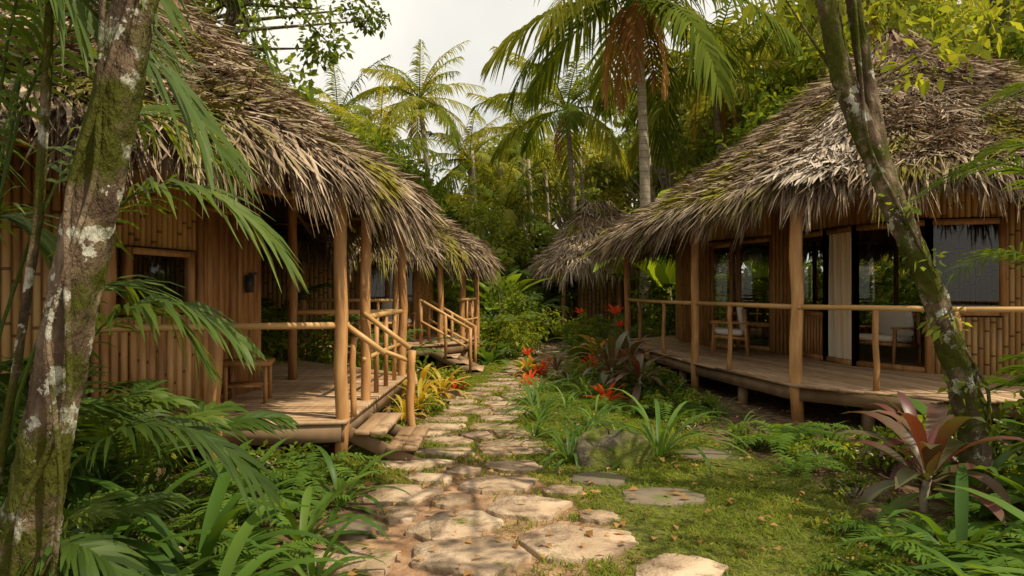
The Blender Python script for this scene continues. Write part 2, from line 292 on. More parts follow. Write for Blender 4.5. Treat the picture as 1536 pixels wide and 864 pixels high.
# ------------------------------------------------------------------ hut parts
def resample(P,n):
    P=np.asarray(P,float); k=len(P); out=[]
    for i in range(k):
        p0,p1,p2,p3=P[i-1],P[i],P[(i+1)%k],P[(i+2)%k]
        for t in np.linspace(0,1,12,endpoint=False):
            out.append(.5*((2*p1)+(-p0+p2)*t+(2*p0-5*p1+4*p2-p3)*t*t+(-p0+3*p1-3*p2+p3)*t**3)*.45+(p1+(p2-p1)*t)*.55)
    out=np.array(out); c=np.vstack([out,out[:1]]); l=np.r_[0,np.cumsum(np.linalg.norm(np.diff(c,axis=0),axis=1))]
    t=np.linspace(0,l[-1],n,endpoint=False)
    return np.stack([np.interp(t,l,c[:,i]) for i in range(3)],1),l[-1]
def roof(parent,eave,r0,r1,nst,nfr,hip=None,size=1,tm=None,bright=0):
    E,per=resample(eave,120); r0=np.array(r0,float);r1=np.array(r1,float)
    ax=r1-r0; tt=np.clip(((E-r0)@ax)/max(ax@ax,1e-6),0,1); T=r0+tt[:,None]*ax; T=T+ (E-T)*np.array([.03,.03,0])
    n=len(E)
    def S(u,t):
        i=np.floor(u).astype(int)%n; j=(i+1)%n; f=(u-np.floor(u))[:,None]
        e=E[i]*(1-f)+E[j]*f; tp=T[i]*(1-f)+T[j]*f; t=t[:,None]
        p=e*(1-t)+tp*t; p[:,2]+=(-.16*np.sin(np.pi*t[:,0]))+.035*np.sin(u*.9+t[:,0]*9)+.03*np.sin(u*2.3-t[:,0]*17); return p
    mb=MB(); K=9; ts=np.linspace(0,1,K); V=[]; 
    uu=np.arange(n).astype(float)
    for off in (0,-.14):
        for t in ts: 
            p=S(uu,np.full(n,t)); p[:,2]+=off; V.append(p)
    V=np.vstack(V); Fs=[]
    j=np.arange(n);k=(j+1)%n
    for L0 in (0,K*n):
        for i in range(K-1):
            a_=L0+i*n; q=np.stack([a_+j,a_+k,a_+n+k,a_+n+j],1); Fs.append(q if L0==0 else q[:,::-1])
    Fs.append(np.stack([j,j+K*n,k+K*n,k],1)); 
    mb.add(V,np.vstack(Fs),.5); 
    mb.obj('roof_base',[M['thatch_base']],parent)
    mb=MB()
    slope=np.linalg.norm(E-T,axis=1).mean(); rows=int(slope/.2)
    u=U(0,n,nst); t=1-np.sqrt(R(nst)); q=(np.floor(t*rows)+U(0,.8,nst))/rows
    p=S(u,q); p2=S(u,q+.01); d=nz(p-p2); p3=S(u+.3,q); lat=nz(p3-p); nr=nz(np.cross(lat,d)); nr*=np.sign(nr[:,2:3]+1e-9)
    dist=q*slope
    Ls=U(.22,.55,nst)*size; d2=nz(d+lat*rng.normal(0,.38,nst)[:,None]); s=np.array([0,.4,.75,1])
    C=p[:,None]+nr[:,None]*(.012+s[None,:,None]*(R(nst)**2*.15+.02)[:,None,None]*size)+d2[:,None]*(Ls[:,None]*s[None])[:,:,None]
    C+= (lat*rng.normal(0,.05,nst)[:,None])[:,None]*(s**2)[None,:,None]
    over=np.maximum(0,Ls[:,None]*s[None]-dist[:,None]); C[:,:,2]-=over*.45
    tw=nz(lat+nr*rng.normal(0,.6,nst)[:,None]); w=U(.005,.017,nst)*size
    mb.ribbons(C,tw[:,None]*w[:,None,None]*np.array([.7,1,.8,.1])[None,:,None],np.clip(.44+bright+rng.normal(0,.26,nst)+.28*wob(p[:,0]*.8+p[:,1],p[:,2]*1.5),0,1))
    u=U(0,n,nfr); q=U(0,.05,nfr); p=S(u,q); p2=S(u,q+.01); d=nz(p-p2); lat=nz(S(u+.3,q)-p)
    p[:,2]-=U(0,.14,nfr)
    mixv=U(.2,1.1,nfr)[:,None]; d2=nz(d*(1)+np.array([0,0,-1])*mixv+lat*rng.normal(0,.28,nfr)[:,None]); Ls=U(.15,.48,nfr)*(1+.3*np.sin(u*1.9)+.25*np.sin(u*5.3))*size
    C=p[:,None]+d2[:,None]*(Ls[:,None]*s[None])[:,:,None]; C[:,:,2]-=Ls[:,None]*(s**2)[None]*.25
    tw=nz(lat+rng.normal(0,.5,(nfr,3))); w=U(.004,.014,nfr)*size
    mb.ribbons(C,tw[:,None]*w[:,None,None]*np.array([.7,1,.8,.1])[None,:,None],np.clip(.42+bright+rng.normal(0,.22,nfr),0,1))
    nc=900; tq=R(nc)[:,None]; p=r0+(r1-r0)*tq+rng.normal(0,.05,(nc,3)); az=U(0,6.28,nc); d=np.c_[np.cos(az),np.sin(az),np.full(nc,-.75)]
    d=nz(d); p[:,2]+=.12; Ls=U(.35,.8,nc); C=p[:,None]+d[:,None]*(Ls[:,None]*s[None])[:,:,None]; sd=nz(np.c_[-d[:,1],d[:,0],rng.normal(0,.3,nc)])
    mb.ribbons(C,sd[:,None]*.02*np.array([.7,1,.8,.1])[None,:,None],np.clip(rng.normal(.3,.15,nc),0,1))
    if hip is not None:
        hp,ht,nh=hip; i0=np.argmin(np.linalg.norm(E[:,:2]-np.array(hp),axis=1))
        u=i0+rng.normal(0,.8,nh); q=ht[0]+(ht[1]-ht[0])*R(nh)**1.4; p=S(u%n,q); d=nz(p-S(u%n,q+.01)); lat=nz(S((u+.3)%n,q)-p); nr=nz(np.cross(lat,d)); nr*=np.sign(nr[:,2:3])
        Ls=U(.25,.6,nh); d2=nz(d+lat*rng.normal(0,.35,nh)[:,None])
        C=p[:,None]+nr[:,None]*(.06+s[None,:,None]*U(.02,.14,nh)[:,None,None])+d2[:,None]*(Ls[:,None]*s[None])[:,:,None]; C[:,:,2]-=Ls[:,None]*(s**2)[None]*.15
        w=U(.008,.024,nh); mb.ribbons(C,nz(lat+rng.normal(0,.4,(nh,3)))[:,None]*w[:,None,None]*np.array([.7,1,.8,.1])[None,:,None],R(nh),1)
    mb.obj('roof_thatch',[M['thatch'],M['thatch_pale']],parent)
    mb=MB()
    for i in range(0,n,5):
        a_=E[i]*.98+T[i]*.02; b_=T[i]*.95+E[i]*.05; mid=(a_+b_)/2; mid[2]-=.16
        mb.tube([a_-[0,0,.2],mid-[0,0,.2],b_-[0,0,.22]],.035,6,R())
    for t in (.08,.3,.5):
        p=S(uu,np.full(n,t)); p[:,2]-=.17; p=np.vstack([p,p[:1]]); mb.tube(p,.03,5,R(),cap=False)
    mb.obj('rafters',[M['rail']],parent,smooth=True)
def deck(parent,poly,z,ang=0,pw=.13,th=.035,name='deck',piers=True):
    mb=MB(); a,b_=math.cos(ang),math.sin(ang); pr=[p[0]*a+p[1]*b_ for p in poly]
    c=min(pr)
    while c<max(pr):
        q=clip(clip([tuple(p) for p in poly],a,b_,c+pw-.008),-a,-b_,-c)
        if len(q)>=3:
            area=sum(q[i-1][0]*q[i][1]-q[i][0]*q[i-1][1] for i in range(len(q)))
            if area<0:q=q[::-1]
            mb.prism(q,z-th,z+U(-.002,.002),R())
        c+=pw
    k=len(poly); ctr=np.mean(poly,0)
    for i in range(k):
        p=np.array(poly[i]);q=np.array(poly[(i+1)%k]); p_=p+(ctr-p)*.02;q_=q+(ctr-q)*.02
        mb.beam([*p_,z-th-.085],[*q_,z-th-.085],.05,.16,R(),1)
        if piers:
            l=np.linalg.norm(q-p); m_=max(1,int(l/1.5))
            for j in range(m_):
                x=p_+(q_-p_)*(j+.5)/m_; x=x+(ctr-x)*.03; mb.beam([*x,-.05],[*x,z-th-.17],.11,.11,R(),1)
    mb.obj(name,[M['woodh'],M['darkwood']],parent)
def bamboo_wall(mb,p,q,z0,z1,r=.034,mat=0):
    p=np.array(p,float);q=np.array(q,float);l=np.linalg.norm(q-p);n=max(1,int(l/(2*r*1.02)))
    for i in range(n):
        x=p+(q-p)*(i+.5)/n; mb.tube([[*x,z0],[*x,z1]],r*U(.88,1.02),7,R(),mat,cap=True)
    mb.beam([*p,(z0+z1)/2],[*q,(z0+z1)/2],.015,(z1-z0)*.995,.2,1)
def frame(mb,p,q,z0,z1,w=.07,d=.07,mull=0,trans=(),m=2,glass=True,gm=3):
    p=np.array(p,float);q=np.array(q,float)
    for x in [p,q]+[p+(q-p)*(i+1)/(mull+1) for i in range(mull)]: mb.beam([*x,z0],[*x,z1],w,d,R(),m)
    dd=nz(q-p)*w/2*1.02
    for z in (z0+w/2,z1-w/2)+tuple(trans):
        xs_=[p]+[p+(q-p)*(i+1)/(mull+1) for i in range(mull)]+[q]
        for a_,b_ in zip(xs_[:-1],xs_[1:]): mb.beam([*(a_+dd),z],[*(b_-dd),z],d*.9,w*.98,R(),m)
    if glass:
        a_=p+dd; b_=q-dd; mb.add([[*a_,z0+w],[*b_,z0+w],[*b_,z1-w],[*a_,z1-w]],[[0,1,2,3]],.5,gm)
def boards(mb,p,q,z0,z1,w=.12,m=2):
    p=np.array(p,float);q=np.array(q,float);l=np.linalg.norm(q-p);n=max(1,round(l/w)); d=(q-p)/n
    for i in range(n):
        a_=p+d*i+d*.02; b_=p+d*(i+1)-d*.02
        mb.beam([*a_,(z0+z1)/2],[*b_,(z0+z1)/2],.03+U(-.003,.003),z1-z0,R(),m)
def pole(mb,x,y,z0,z1,r,lean=0):
    k=7; z=np.linspace(z0,z1,k); mb.tube(np.c_[x+rng.normal(0,.008,k)+lean*np.linspace(0,1,k),y+rng.normal(0,.008,k),z],r*U(.93,1.05,k),12,R())
def rail(mb,p,q,zd,h,r=.032,mid=(),bal=0,ext=.08):
    p=np.array(p,float);q=np.array(q,float);d=nz(q-p)*ext
    for z in (h,)+tuple(mid): mb.tube([[*(p-d),zd+z],[*((p+q)/2),zd+z+U(-.01,.01)],[*(q+d),zd+z]],r if z==h else r*.75,9,R(),1)
    for i in range(bal):
        x=p+(q-p)*(i+1)/(bal+1); mb.tube([[*x,zd],[*x,zd+h-r]],r*.9,8,R(),0)
WM=[M['bamboo'],M['darkwood'],M['wood'],M['glass']]
def armchair(name,loc,rz,wide=.62,parent=None):
    mb=MB(); w=wide/2
    for sx in (-w,w):
        mb.beam([sx,.30,0],[sx,.26,.56],.04,.04,R()); mb.beam([sx,-.30,0],[sx,-.24,.80],.04,.04,R())
        mb.beam([sx,-.32,.57],[sx,.33,.58],.055,.03,R()); mb.beam([sx,-.27,.30],[sx,.27,.34],.035,.05,R())
    for y_,z_ in ((.27,.34),(-.26,.29),(-.25,.78)): mb.beam([-w+.02,y_,z_],[w-.02,y_,z_],.035,.05,R())
    for i in range(6):
        x=-w+.08+i*(wide-.16)/5; mb.beam([x,-.265,.30],[x,-.25,.76],.03,.015,R())
    def slab(c,sx,sy,sz,tilt):
        k=10; th=np.arange(k*2)/(k*2)*2*np.pi; ce=lambda a,e:np.sign(a)*np.abs(a)**e
        rings=[]
        for ph in np.linspace(-np.pi/2,np.pi/2,7):
            rr=max(abs(math.cos(ph))**.35,.02); z=ce(math.sin(ph),.6)*sz
            v=np.c_[ce(np.cos(th),.35)*sx*rr,ce(np.sin(th),.35)*sy*rr,np.full(2*k,z)]; rings.append(v)
        V=np.vstack(rings); ca,sa=math.cos(tilt),math.sin(tilt); V=np.c_[V[:,0],V[:,1]*ca-V[:,2]*sa,V[:,1]*sa+V[:,2]*ca]+np.array(c)
        i=np.arange(6)[:,None]*2*k; j=np.arange(2*k)[None]; j2=(j+1)%(2*k)
        mb.add(V,np.stack([(i+j).ravel(),(i+j2).ravel(),(i+2*k+j2).ravel(),(i+2*k+j).ravel()],1),.5,1)
    slab((0,.03,.41),w-.03,.28,.06,.06); slab((0,-.19,.66),w-.04,.24,.055,1.40)
    return place(mb.obj(name,[M['wood'],M['cushion']],mesh_only=True),name,loc,rz,parent=parent)

# ---- left bungalow
H1=empty('thatched_bungalow')
roof(H1,[(-1.2,9.4,2.78),(-1.3,7.9,2.78),(-1.45,6.5,2.78),(-2.1,5.2,2.80),(-3.3,4.3,2.82),(-6,3.9,2.85),(-9,5.5,2.85),(-9.5,9.5,2.85),(-8,13,2.85),(-4.5,14,2.8),(-2,12.1,2.78)],(-5.4,9.2,5.9),(-4.9,9.8,5.9),42000,14000)
deck(H1,[(-1.52,6.8),(-1.48,10.6),(-3.6,12.6),(-8,12),(-8.3,6.2),(-5.4,5.3),(-3.4,6.0),(-2.62,6.6)],.45,math.pi/2,.14)
mb=MB()
pole(mb,-1.60,6.9,-.05,2.85,.062); pole(mb,-1.6,8.07,-.05,2.9,.058); pole(mb,-1.55,10.4,-.05,2.85,.06); pole(mb,-2.93,9.9,.45,3.4,.06); pole(mb,-3.08,8.9,.45,3.4,.055)
pole(mb,-2.66,6.62,-.02,1.36,.062); pole(mb,-3.58,6.56,.3,3.2,.06); pole(mb,-1.12,8.2,-.05,.98,.045); pole(mb,-1.5,7.0,.45,1.2,.03)
mb.tube([[-1.6,6.7,2.76],[-1.6,8.5,2.78],[-1.52,10.7,2.74]],.055,9,R()); mb.tube([[-1.5,6.95,2.74],[-2.7,6.0,2.74],[-3.9,5.2,2.76]],.055,9,R())
mb.tube([[-2.93,9.9,2.9],[-3.1,8.9,2.9],[-3.58,6.56,2.9]],.06,9,R())
rail(mb,(-1.6,6.9),(-2.66,6.62),.45,.87); rail(mb,(-2.66,6.62),(-3.6,6.25),.45,.87,mid=(.06,),bal=13); 
rail(mb,(-1.6,8.07),(-1.55,10.4),.45,.9,mid=(.45,),bal=3); rail(mb,(-1.55,10.4),(-2.93,9.95),.45,.9)
mb.tube([[-1.6,7.98,1.40],[-1.1,8.0,1.02]],.028,8,.6,1); mb.tube([[-1.6,6.95,1.35],[-1.2,7.0,1.05]],.028,8,.6,1)
mb.tube([[-1.6,8.12,1.05],[-1.08,8.22,.84]],.026,8,.5,1)
mb.obj('posts_and_railings',[M['wood'],M['rail']],H1,smooth=True)
mb=MB()
C1=(-3.58,6.56);B1=(-3.3,7.7);A1=(-3.05,8.9);D1=(-5.4,5.3)
bamboo_wall(mb,D1,C1,.4,2.85); bamboo_wall(mb,C1,B1,.42,1.40); bamboo_wall(mb,C1,B1,2.06,3.2)
frame(mb,(-3.5,6.72),(-3.31,7.6),1.42,2.04,.06,.09)
boards(mb,B1,(-3.17,8.3),.45,2.8,.11); boards(mb,(-3.16,8.34),A1,.45,2.8,.11); frame(mb,(-3.26,7.72),(-3.14,8.3),.46,2.55,.06,.08,glass=False)
bamboo_wall(mb,A1,(-4.6,11.2),.45,3.2); bamboo_wall(mb,(-4.6,11.2),(-7.6,11.2),.45,3.0); bamboo_wall(mb,D1,(-7.8,6.4),.45,2.8)
mb.obj('walls',WM,H1)
mb=MB()
for i,(z,x) in enumerate(((.30,-1.34),(.15,-1.04))):
    for k_ in (-.075,.075): mb.box((x+k_,7.5,z),(.142,1.06,.04),0,R(),0)
for y_ in (7.06,7.94): mb.beam([-1.56,y_,.28],[-.90,y_,-.02],.04,.13,.5,1)
mb.obj('stairs',[M['woodh'],M['darkwood']],H1,bevel=.006)
mb=MB(); mb.box((-3.03,8.55,1.72),(.07,.09,.2),0); mb.tube([[-3.0,8.55,1.82],[-3.0,8.55,1.85]],.05,8); mb.obj('wall_lamp',[M['metal']],H1)
# ---- second left bungalow
H2=empty('thatched_bungalow')
roof(H2,[(-.62,16.2,2.5),(-1.0,14.8,2.5),(-2.3,13.7,2.5),(-4.5,13.2,2.5),(-7.5,14,2.5),(-8.5,18,2.5),(-6.5,22,2.5),(-2.5,22,2.5),(-.8,19,2.5)],(-4.6,17.6,5.3),(-4.3,18.2,5.3),15000,7000,size=1.1)
deck(H2,[(-1.0,14.9),(-.75,16.6),(-1.5,20),(-7,20.5),(-8,15),(-4.5,13.7),(-1.65,14.0)],.6,math.pi/2,.14)
mb=MB()
for x,y_ in ((-1.42,14.7),(-1.05,15.7),(-.8,16.6),(-2.2,14.05),(-3.9,13.8),(-1.2,18.5)): pole(mb,x,y_,-.05,2.6,.062)
rail(mb,(-2.2,14.05),(-3.9,13.8),.6,.85,mid=(.42,),bal=4); rail(mb,(-1.05,15.5),(-.8,16.6),.6,.85,mid=(.42,),bal=2); rail(mb,(-.8,16.6),(-1.2,18.5),.6,.85,mid=(.42,),bal=3)
for y_,dx in ((14.2,0),(15.1,0.05)):
    mb.tube([[-1.75+dx,y_,1.45],[-.78+dx,y_+.05,.88]],.03,8,.6,1); mb.tube([[-1.75+dx,y_,1.05],[-.78+dx,y_+.05,.5]],.024,8,.6,1)
    for t in (0,.5,1): mb.tube([[-1.75+dx+.95*t,y_+.02,.6-.6*t],[-1.75+dx+.95*t,y_+.02,1.47-.57*t]],.032,8,.4)
mb.obj('posts_and_railings',[M['wood'],M['rail']],H2,smooth=True)
mb=MB()
for i in range(4): mb.box((-1.42+i*.24,14.65,.48-i*.13),(.28,.9,.045),0,R(),0)
for y_ in (14.22,15.08): mb.beam([-1.65,y_,.52],[-.62,y_,.0],.04,.17,.5,1)
mb.obj('stairs',[M['woodh'],M['darkwood']],H2)
mb=MB(); a=(-2.1,16.0);b2=(-3.2,15.5);c2=(-5.5,15.2)
bamboo_wall(mb,(-1.9,17.5),a,.6,2.9,.045); frame(mb,a,b2,.62,2.4,.08,.08,mull=1); bamboo_wall(mb,a,b2,2.42,3.1,.045); bamboo_wall(mb,b2,c2,.6,2.9,.045); bamboo_wall(mb,(-1.9,17.5),(-3,19.5),.6,2.7,.045); bamboo_wall(mb,(-3,19.5),(-7,19),.6,2.7,.045)
mb.obj('walls',WM,H2)
armchair('armchair',(-2.35,15.0,.6),math.radians(200))
# ---- far bungalow
H3=empty('thatched_bungalow')
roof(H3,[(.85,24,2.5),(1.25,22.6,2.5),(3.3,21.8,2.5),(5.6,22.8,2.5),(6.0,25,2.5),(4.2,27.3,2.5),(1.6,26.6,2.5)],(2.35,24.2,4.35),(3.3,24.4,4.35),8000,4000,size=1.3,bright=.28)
deck(H3,[(1.6,23.0),(5.2,22.8),(5.2,26.5),(1.7,26)],.5,math.pi/2,.2)
mb=MB()
for x,y_ in ((1.6,23.0),(3.3,22.7),(5.0,22.7),(1.7,26.0)): pole(mb,x,y_,0,2.6,.07)
mb.obj('posts_and_railings',[M['wood'],M['rail']],H3,smooth=True)
mb=MB(); bamboo_wall(mb,(2.2,23.9),(5.0,23.9),.5,2.8,.06); bamboo_wall(mb,(2.2,23.9),(2.2,26),.5,2.8,.06); mb.obj('walls',WM,H3)
# ---- right bungalow
H4=empty('thatched_bungalow')
roof(H4,[(1.95,16.0,2.72),(2.15,13.6,2.76),(2.7,10.8,2.88),(3.35,8.9,2.96),(4.3,8.1,3.0),(7,7.9,3.02),(11,8.2,3.0),(13,12,2.9),(12,17,2.8),(8,19.7,2.8),(4.2,19.4,2.75),(2.4,17.8,2.72)],(6.5,12.7,5.95),(7.6,13.2,5.85),44000,14000,hip=((3.6,8.6),(.02,.6),750))
deck(H4,[(2.35,17),(2.5,15.5),(2.88,11.7),(3.42,9.0),(4.7,7.7),(11.3,8.2),(11.5,16),(9,18.6),(4,18.6)],.5,math.radians(15),.14)
mb=MB()
pole(mb,2.5,16,-.05,2.9,.07); pole(mb,2.92,11.8,-.05,3.0,.065); pole(mb,3.5,9.1,-.05,3.1,.075); pole(mb,2.6,14.2,-.05,.5,.06); pole(mb,7.2,8.05,-.05,3.1,.07)
rail(mb,(2.5,16),(2.92,11.8),.5,.94); rail(mb,(2.92,11.8),(3.5,9.1),.5,.94); rail(mb,(3.5,9.1),(4.72,7.85),.5,.94)
for x,y_ in ((2.6,15.0),(2.75,13.4),(3.15,10.7),(4.15,8.43),(4.72,7.85)): pole(mb,x,y_,.45,1.42,.035)
rail(mb,(4.72,7.85),(7.2,8.05),.5,.94)
mb.tube([[2.5,16.3,2.80],[2.72,13.5,2.82],[2.95,11.6,2.86],[3.5,9.1,2.94]],.06,9,R()); mb.tube([[3.45,9.1,2.96],[4.6,8.5,2.98],[7.3,8.2,3.02],[11,8.5,3.0]],.06,9,R())
mb.obj('posts_and_railings',[M['wood'],M['rail']],H4,smooth=True)
mb=MB()
W=[(3.75,16.2),(4.05,15.2),(4.78,13.6),(5.0,12.9),(5.1,12.0),(5.2,11.2),(5.75,10.2),(6.6,9.95),(11,9.9)]
zt=3.5
boards(mb,W[0],W[1],.5,zt,.11)
frame(mb,W[1],W[2],.52,2.62,.08,.08,mull=1,trans=(1.0,)); boards(mb,W[1],W[2],2.66,zt,.12)
boards(mb,W[2],W[3],.5,zt,.11)
frame(mb,W[3],W[4],.5,2.62,.08,.08,trans=(1.25,)); boards(mb,np.array(W[3])+.02,np.array(W[4])-.02,.55,1.22,.1); boards(mb,W[3],W[4],2.66,zt+.1,.12)
frame(mb,W[4],W[5],.5,2.62,.08,.08,glass=False); boards(mb,W[4],W[6],2.66,zt+.3,.12)
frame(mb,W[5],W[6],.5,2.62,.08,.08,glass=False)
frame(mb,W[6],W[7],1.3,2.62,.08,.08,mull=0); bamboo_wall(mb,W[6],W[7],.5,1.28); bamboo_wall(mb,W[6],W[7],2.64,3.5)
bamboo_wall(mb,W[7],(7.0,9.94),.5,3.4); frame(mb,(7.05,9.94),(8.4,9.92),1.3,2.5,.08,.08,mull=1); bamboo_wall(mb,(7.0,9.94),(8.5,9.92),.5,1.28); bamboo_wall(mb,(7.0,9.94),(8.5,9.92),2.52,3.4); bamboo_wall(mb,(8.5,9.92),W[8],.5,3.4)
frame(mb,(4.0,14.75),(4.15,14.0),.52,2.55,.08,.05)
bamboo_wall(mb,W[8],(11,16),.5,3.2,.05)
bamboo_wall(mb,(11,16),(9.8,17),.5,3.2,.05); frame(mb,(9.8,17),(7.2,17.6),.8,2.8,.08,.08,mull=2); boards(mb,(9.8,17),(7.2,17.6),.5,.78); boards(mb,(9.8,17),(7.2,17.6),2.82,3.3)
frame(mb,(7.2,17.6),(4.4,17.9),.8,2.8,.08,.08,mull=2); boards(mb,(7.2,17.6),(4.4,17.9),2.82,3.3); boards(mb,(7.2,17.6),(4.4,17.9),.5,.78)
bamboo_wall(mb,(4.4,17.9),(4.0,17.9),.5,3.2,.05); bamboo_wall(mb,(4.0,17.9),W[0],.5,3.2,.05)
mb.obj('walls',WM,H4)
mb=MB(); k=60; t=np.linspace(0,1,k); p=np.array([5.05,11.95]);q=np.array([5.13,11.35]); d=q-p; nr=np.array([d[1],-d[0]])/np.hypot(*d)
zs=np.linspace(.53,2.55,8); V=[]
for z in zs:
    a_=p[None]+d[None]*t[:,None]*(.82+.18*(2.55-z)/2)+nr[None]*(.045*np.sin(t*44)+.025*np.sin(t*17+z))[:,None]-nr*.12
    V.append(np.c_[a_,np.full(k,z)])
V=np.vstack(V); i=np.arange(7)[:,None]*k; j=np.arange(k-1)[None]
mb.add(V,np.stack([(i+j).ravel(),(i+j+1).ravel(),(i+k+j+1).ravel(),(i+k+j).ravel()],1),.5)
mb.obj('curtain',[M['curtain']],H4,smooth=True)
armchair('lounge_chair',(5.75,11.4,.5),math.radians(115),.75); armchair('armchair',(3.9,13.2,.5),math.radians(70))
mb=MB(); mb.box((0,0,.42),(.5,.5,.04),0,R())
for sx in(-.2,.2):
    for sy in (-.2,.2): mb.beam([sx,sy,0],[sx,sy,.4],.04,.04,R())
mb.box((0,0,.18),(.4,.4,.02),0,R())
place(mb.obj('side_table',[M['wood']],mesh_only=True),'side_table',(-2.85,8.0,.45),.2)

# ------------------------------------------------------------------ plants
def frond(mb,P0,P1,P2,L,n=30,w=.018,m=0,ms=1,droop=.5,t0=.15,vee=.15,rr=.012,r=None,a0=1.15,a1=.5):
    P0,P1,P2=[np.asarray(p,float) for p in (P0,P1,P2)]
    t=np.linspace(t0,1,n)[:,None]; B=(1-t)**2*P0+2*t*(1-t)*P1+t*t*P2; T=nz(2*(1-t)*(P1-P0)+2*t*(P2-P1))
    sd=nz(np.cross(T,UP)+1e-4); nr=np.cross(sd,T); nr*=np.where(nr[:,2:3]<0,-1,1)
    tt=(t[:,0]-t0)/(1-t0); prof=np.sin(np.pi*(.14+.80*tt))**.6; r=R() if r is None else r
    s=np.array([0,.35,.7,1])
    for sg in (-1,1):
        a_=(a0+(a1-a0)*tt+rng.normal(0,.08,n))[:,None]
        d=nz(T*np.cos(a_)+sg*sd*np.sin(a_)+nr*(vee+rng.normal(0,.10,n))[:,None]); l=L*prof*U(.85,1.08,n)
        C=B[:,None]+d[:,None]*(l[:,None]*s[None])[:,:,None]; C[:,:,2]-=(l*droop*U(.7,1.3,n))[:,None]*(s**2)[None]
        W_=nz(T-(T*d).sum(1,keepdims=True)*d+nr*.25*sg+rng.normal(0,.12,(n,3)))
        mb.ribbons(C,W_[:,None]*w*np.array([.55,1,.75,.06])[None,:,None],np.clip(r+rng.normal(0,.13,n),0,1),m)
    tk=np.linspace(0,1,10)[:,None]; Bk=(1-tk)**2*P0+2*tk*(1-tk)*P1+tk*tk*P2
    mb.tube(Bk,np.linspace(rr,rr*.25,10),5,r,ms,cap=False)
def palm(name,x,y,h,Rf,base=None,n=24,dead=1,rt=.13,lean=(0,0)):
    mb=MB(); k=24; t=np.linspace(0,1,k); bx,by=(base or (x+lean[0],y+lean[1]))
    bend=np.sin(t*np.pi)*.12*h*.3
    P=np.c_[bx+(x-bx)*t**1.4+bend*.3,by+(y-by)*t,h*t]; mb.tube(P,rt*(1-.35*t)+rt*.7*np.exp(-t*25),12,.5,2)
    top=np.array([P[-1,0],P[-1,1],h])
    for i in range(n+dead):
        az=i*2.399+U(-.2,.2); 
        if i<n: el=1.35-1.75*(i/n)+U(-.12,.12); rf=Rf*U(.85,1.08); mm=0
        else: rf=Rf*U(.45,.65); mm=3
        dh=np.array([math.cos(az),math.sin(az),0]); 
        if mm==0:
            P1=top+(dh*math.cos(el)+UP*math.sin(el))*rf*.55; 
            P2=P1+(dh*math.cos(el-.95)+UP*math.sin(el-.95))*rf*.55
            frond(mb,top,P1,P2,Rf*.22,36,.0085*Rf+.005,0,0,droop=.85,t0=.14,rr=.03,a0=1.2,a1=.45)
        else:
            P1=top+(dh*.3+UP*-.15)*rf; P2=top+(dh*.30+UP*-1.0)*rf
            frond(mb,top,P1,P2,Rf*.13,26,.006*Rf,3,3,droop=.9,t0=.2,rr=.025,a0=.8,a1=.4)
    for i in range(7):
        az=i*.9; c=top+np.array([math.cos(az)*.22,math.sin(az)*.22,-.28+U(-.08,.08)]); mb.tube([c+[0,0,.13],c+[0,0,.09],c,c-[0,0,.09],c-[0,0,.13]],[.02,.09,.12,.09,.02],8,R(),4)
    return mb.obj(name,[M['coco'],M['coco'],M['palmtrunk'],M['deadleaf'],M['banana']])
palm('coconut_palm',3.6,21.5,10.2,5.1,base=(3.85,21.6),n=26,dead=5,rt=.18)
palm('coconut_palm',2.1,28.5,8.6,3.7,base=(2.5,29.2),rt=.14,dead=1,n=20)
palm('coconut_palm',-4.0,32,9.9,3.2,rt=.15,lean=(.6,0),n=20)
palm('coconut_palm',6.9,25.5,9.2,4.2,rt=.15,lean=(.5,0),dead=3)
palm('coconut_palm',-8.0,34,9.4,3.6,rt=.15,lean=(-.5,0),n=20)
palm('coconut_palm',-.3,28,4.6,3.0,rt=.13,dead=0)
palm('coconut_palm',-5.0,28,7.0,3.0,rt=.13,dead=1,n=20)
palm('coconut_palm',-1.9,33,7.4,2.8,rt=.13,dead=0,n=18)
palm('coconut_palm',.5,36,9.4,3.0,rt=.13,dead=0,n=18)
palm('coconut_palm',11.5,24,11.5,4.4,rt=.15)

def leaves(mb,c,rad,n,L,m,rbase,flat=.75,fill=.45):
    d=nz(rng.normal(0,1,(n,3))); rr=(fill+(1-fill)*R(n))[:,None]; P=c+d*rr*np.array([rad,rad,rad*flat])
    dr=nz(d*.6+rng.normal(0,.6,(n,3))+[0,0,-.25]); sd=nz(np.cross(dr,rng.normal(0,1,(n,3))+[0,0,1.2])); l=U(.6,1.25,n)*L
    s=np.array([0,.5,1]); C=P[:,None]+dr[:,None]*(l[:,None]*s[None])[:,:,None]; C[:,2,2]-=l*.15
    mb.ribbons(C,sd[:,None]*(l*.27)[:,None,None]*np.array([.08,1,.05])[None,:,None],np.clip(rbase+rng.normal(0,.17,n),0,1),m)
def tree(H,cr,nc,nl,L,leafm,seed=0,trunk=True,cz=.62,rt=.2):
    mb=MB(); k=10; t=np.linspace(0,1,k); ht=H*cz
    P=np.c_[.25*np.sin(t*3+seed),.2*np.sin(t*2.3+seed*2),t*ht]; P-=P[0]*[1,1,0]
    mb.tube(P,rt*(1-.5*t)+rt*.5*np.exp(-t*15),9,.5,1)
    for i in range(nc):
        d=nz(rng.normal(0,1,3)); d[2]=abs(d[2])*1.0-.45; rr=U(.45,1)
        c=np.array([d[0]*cr*rr,d[1]*cr*rr,H*.72+d[2]*H*.30]); rad=U(.16,.34)*cr
        leaves(mb,c,rad,nl,L,0,U(.15,.75))
        p0=P[int(U(5,k-1))]; mid=(p0+c)/2+[0,0,-.2]; mb.tube([p0,mid,c],[rt*.4,rt*.25,rt*.1],5,.5,1,cap=False)
    return mb.obj('t',[leafm,M['palmtrunk']],mesh_only=True)
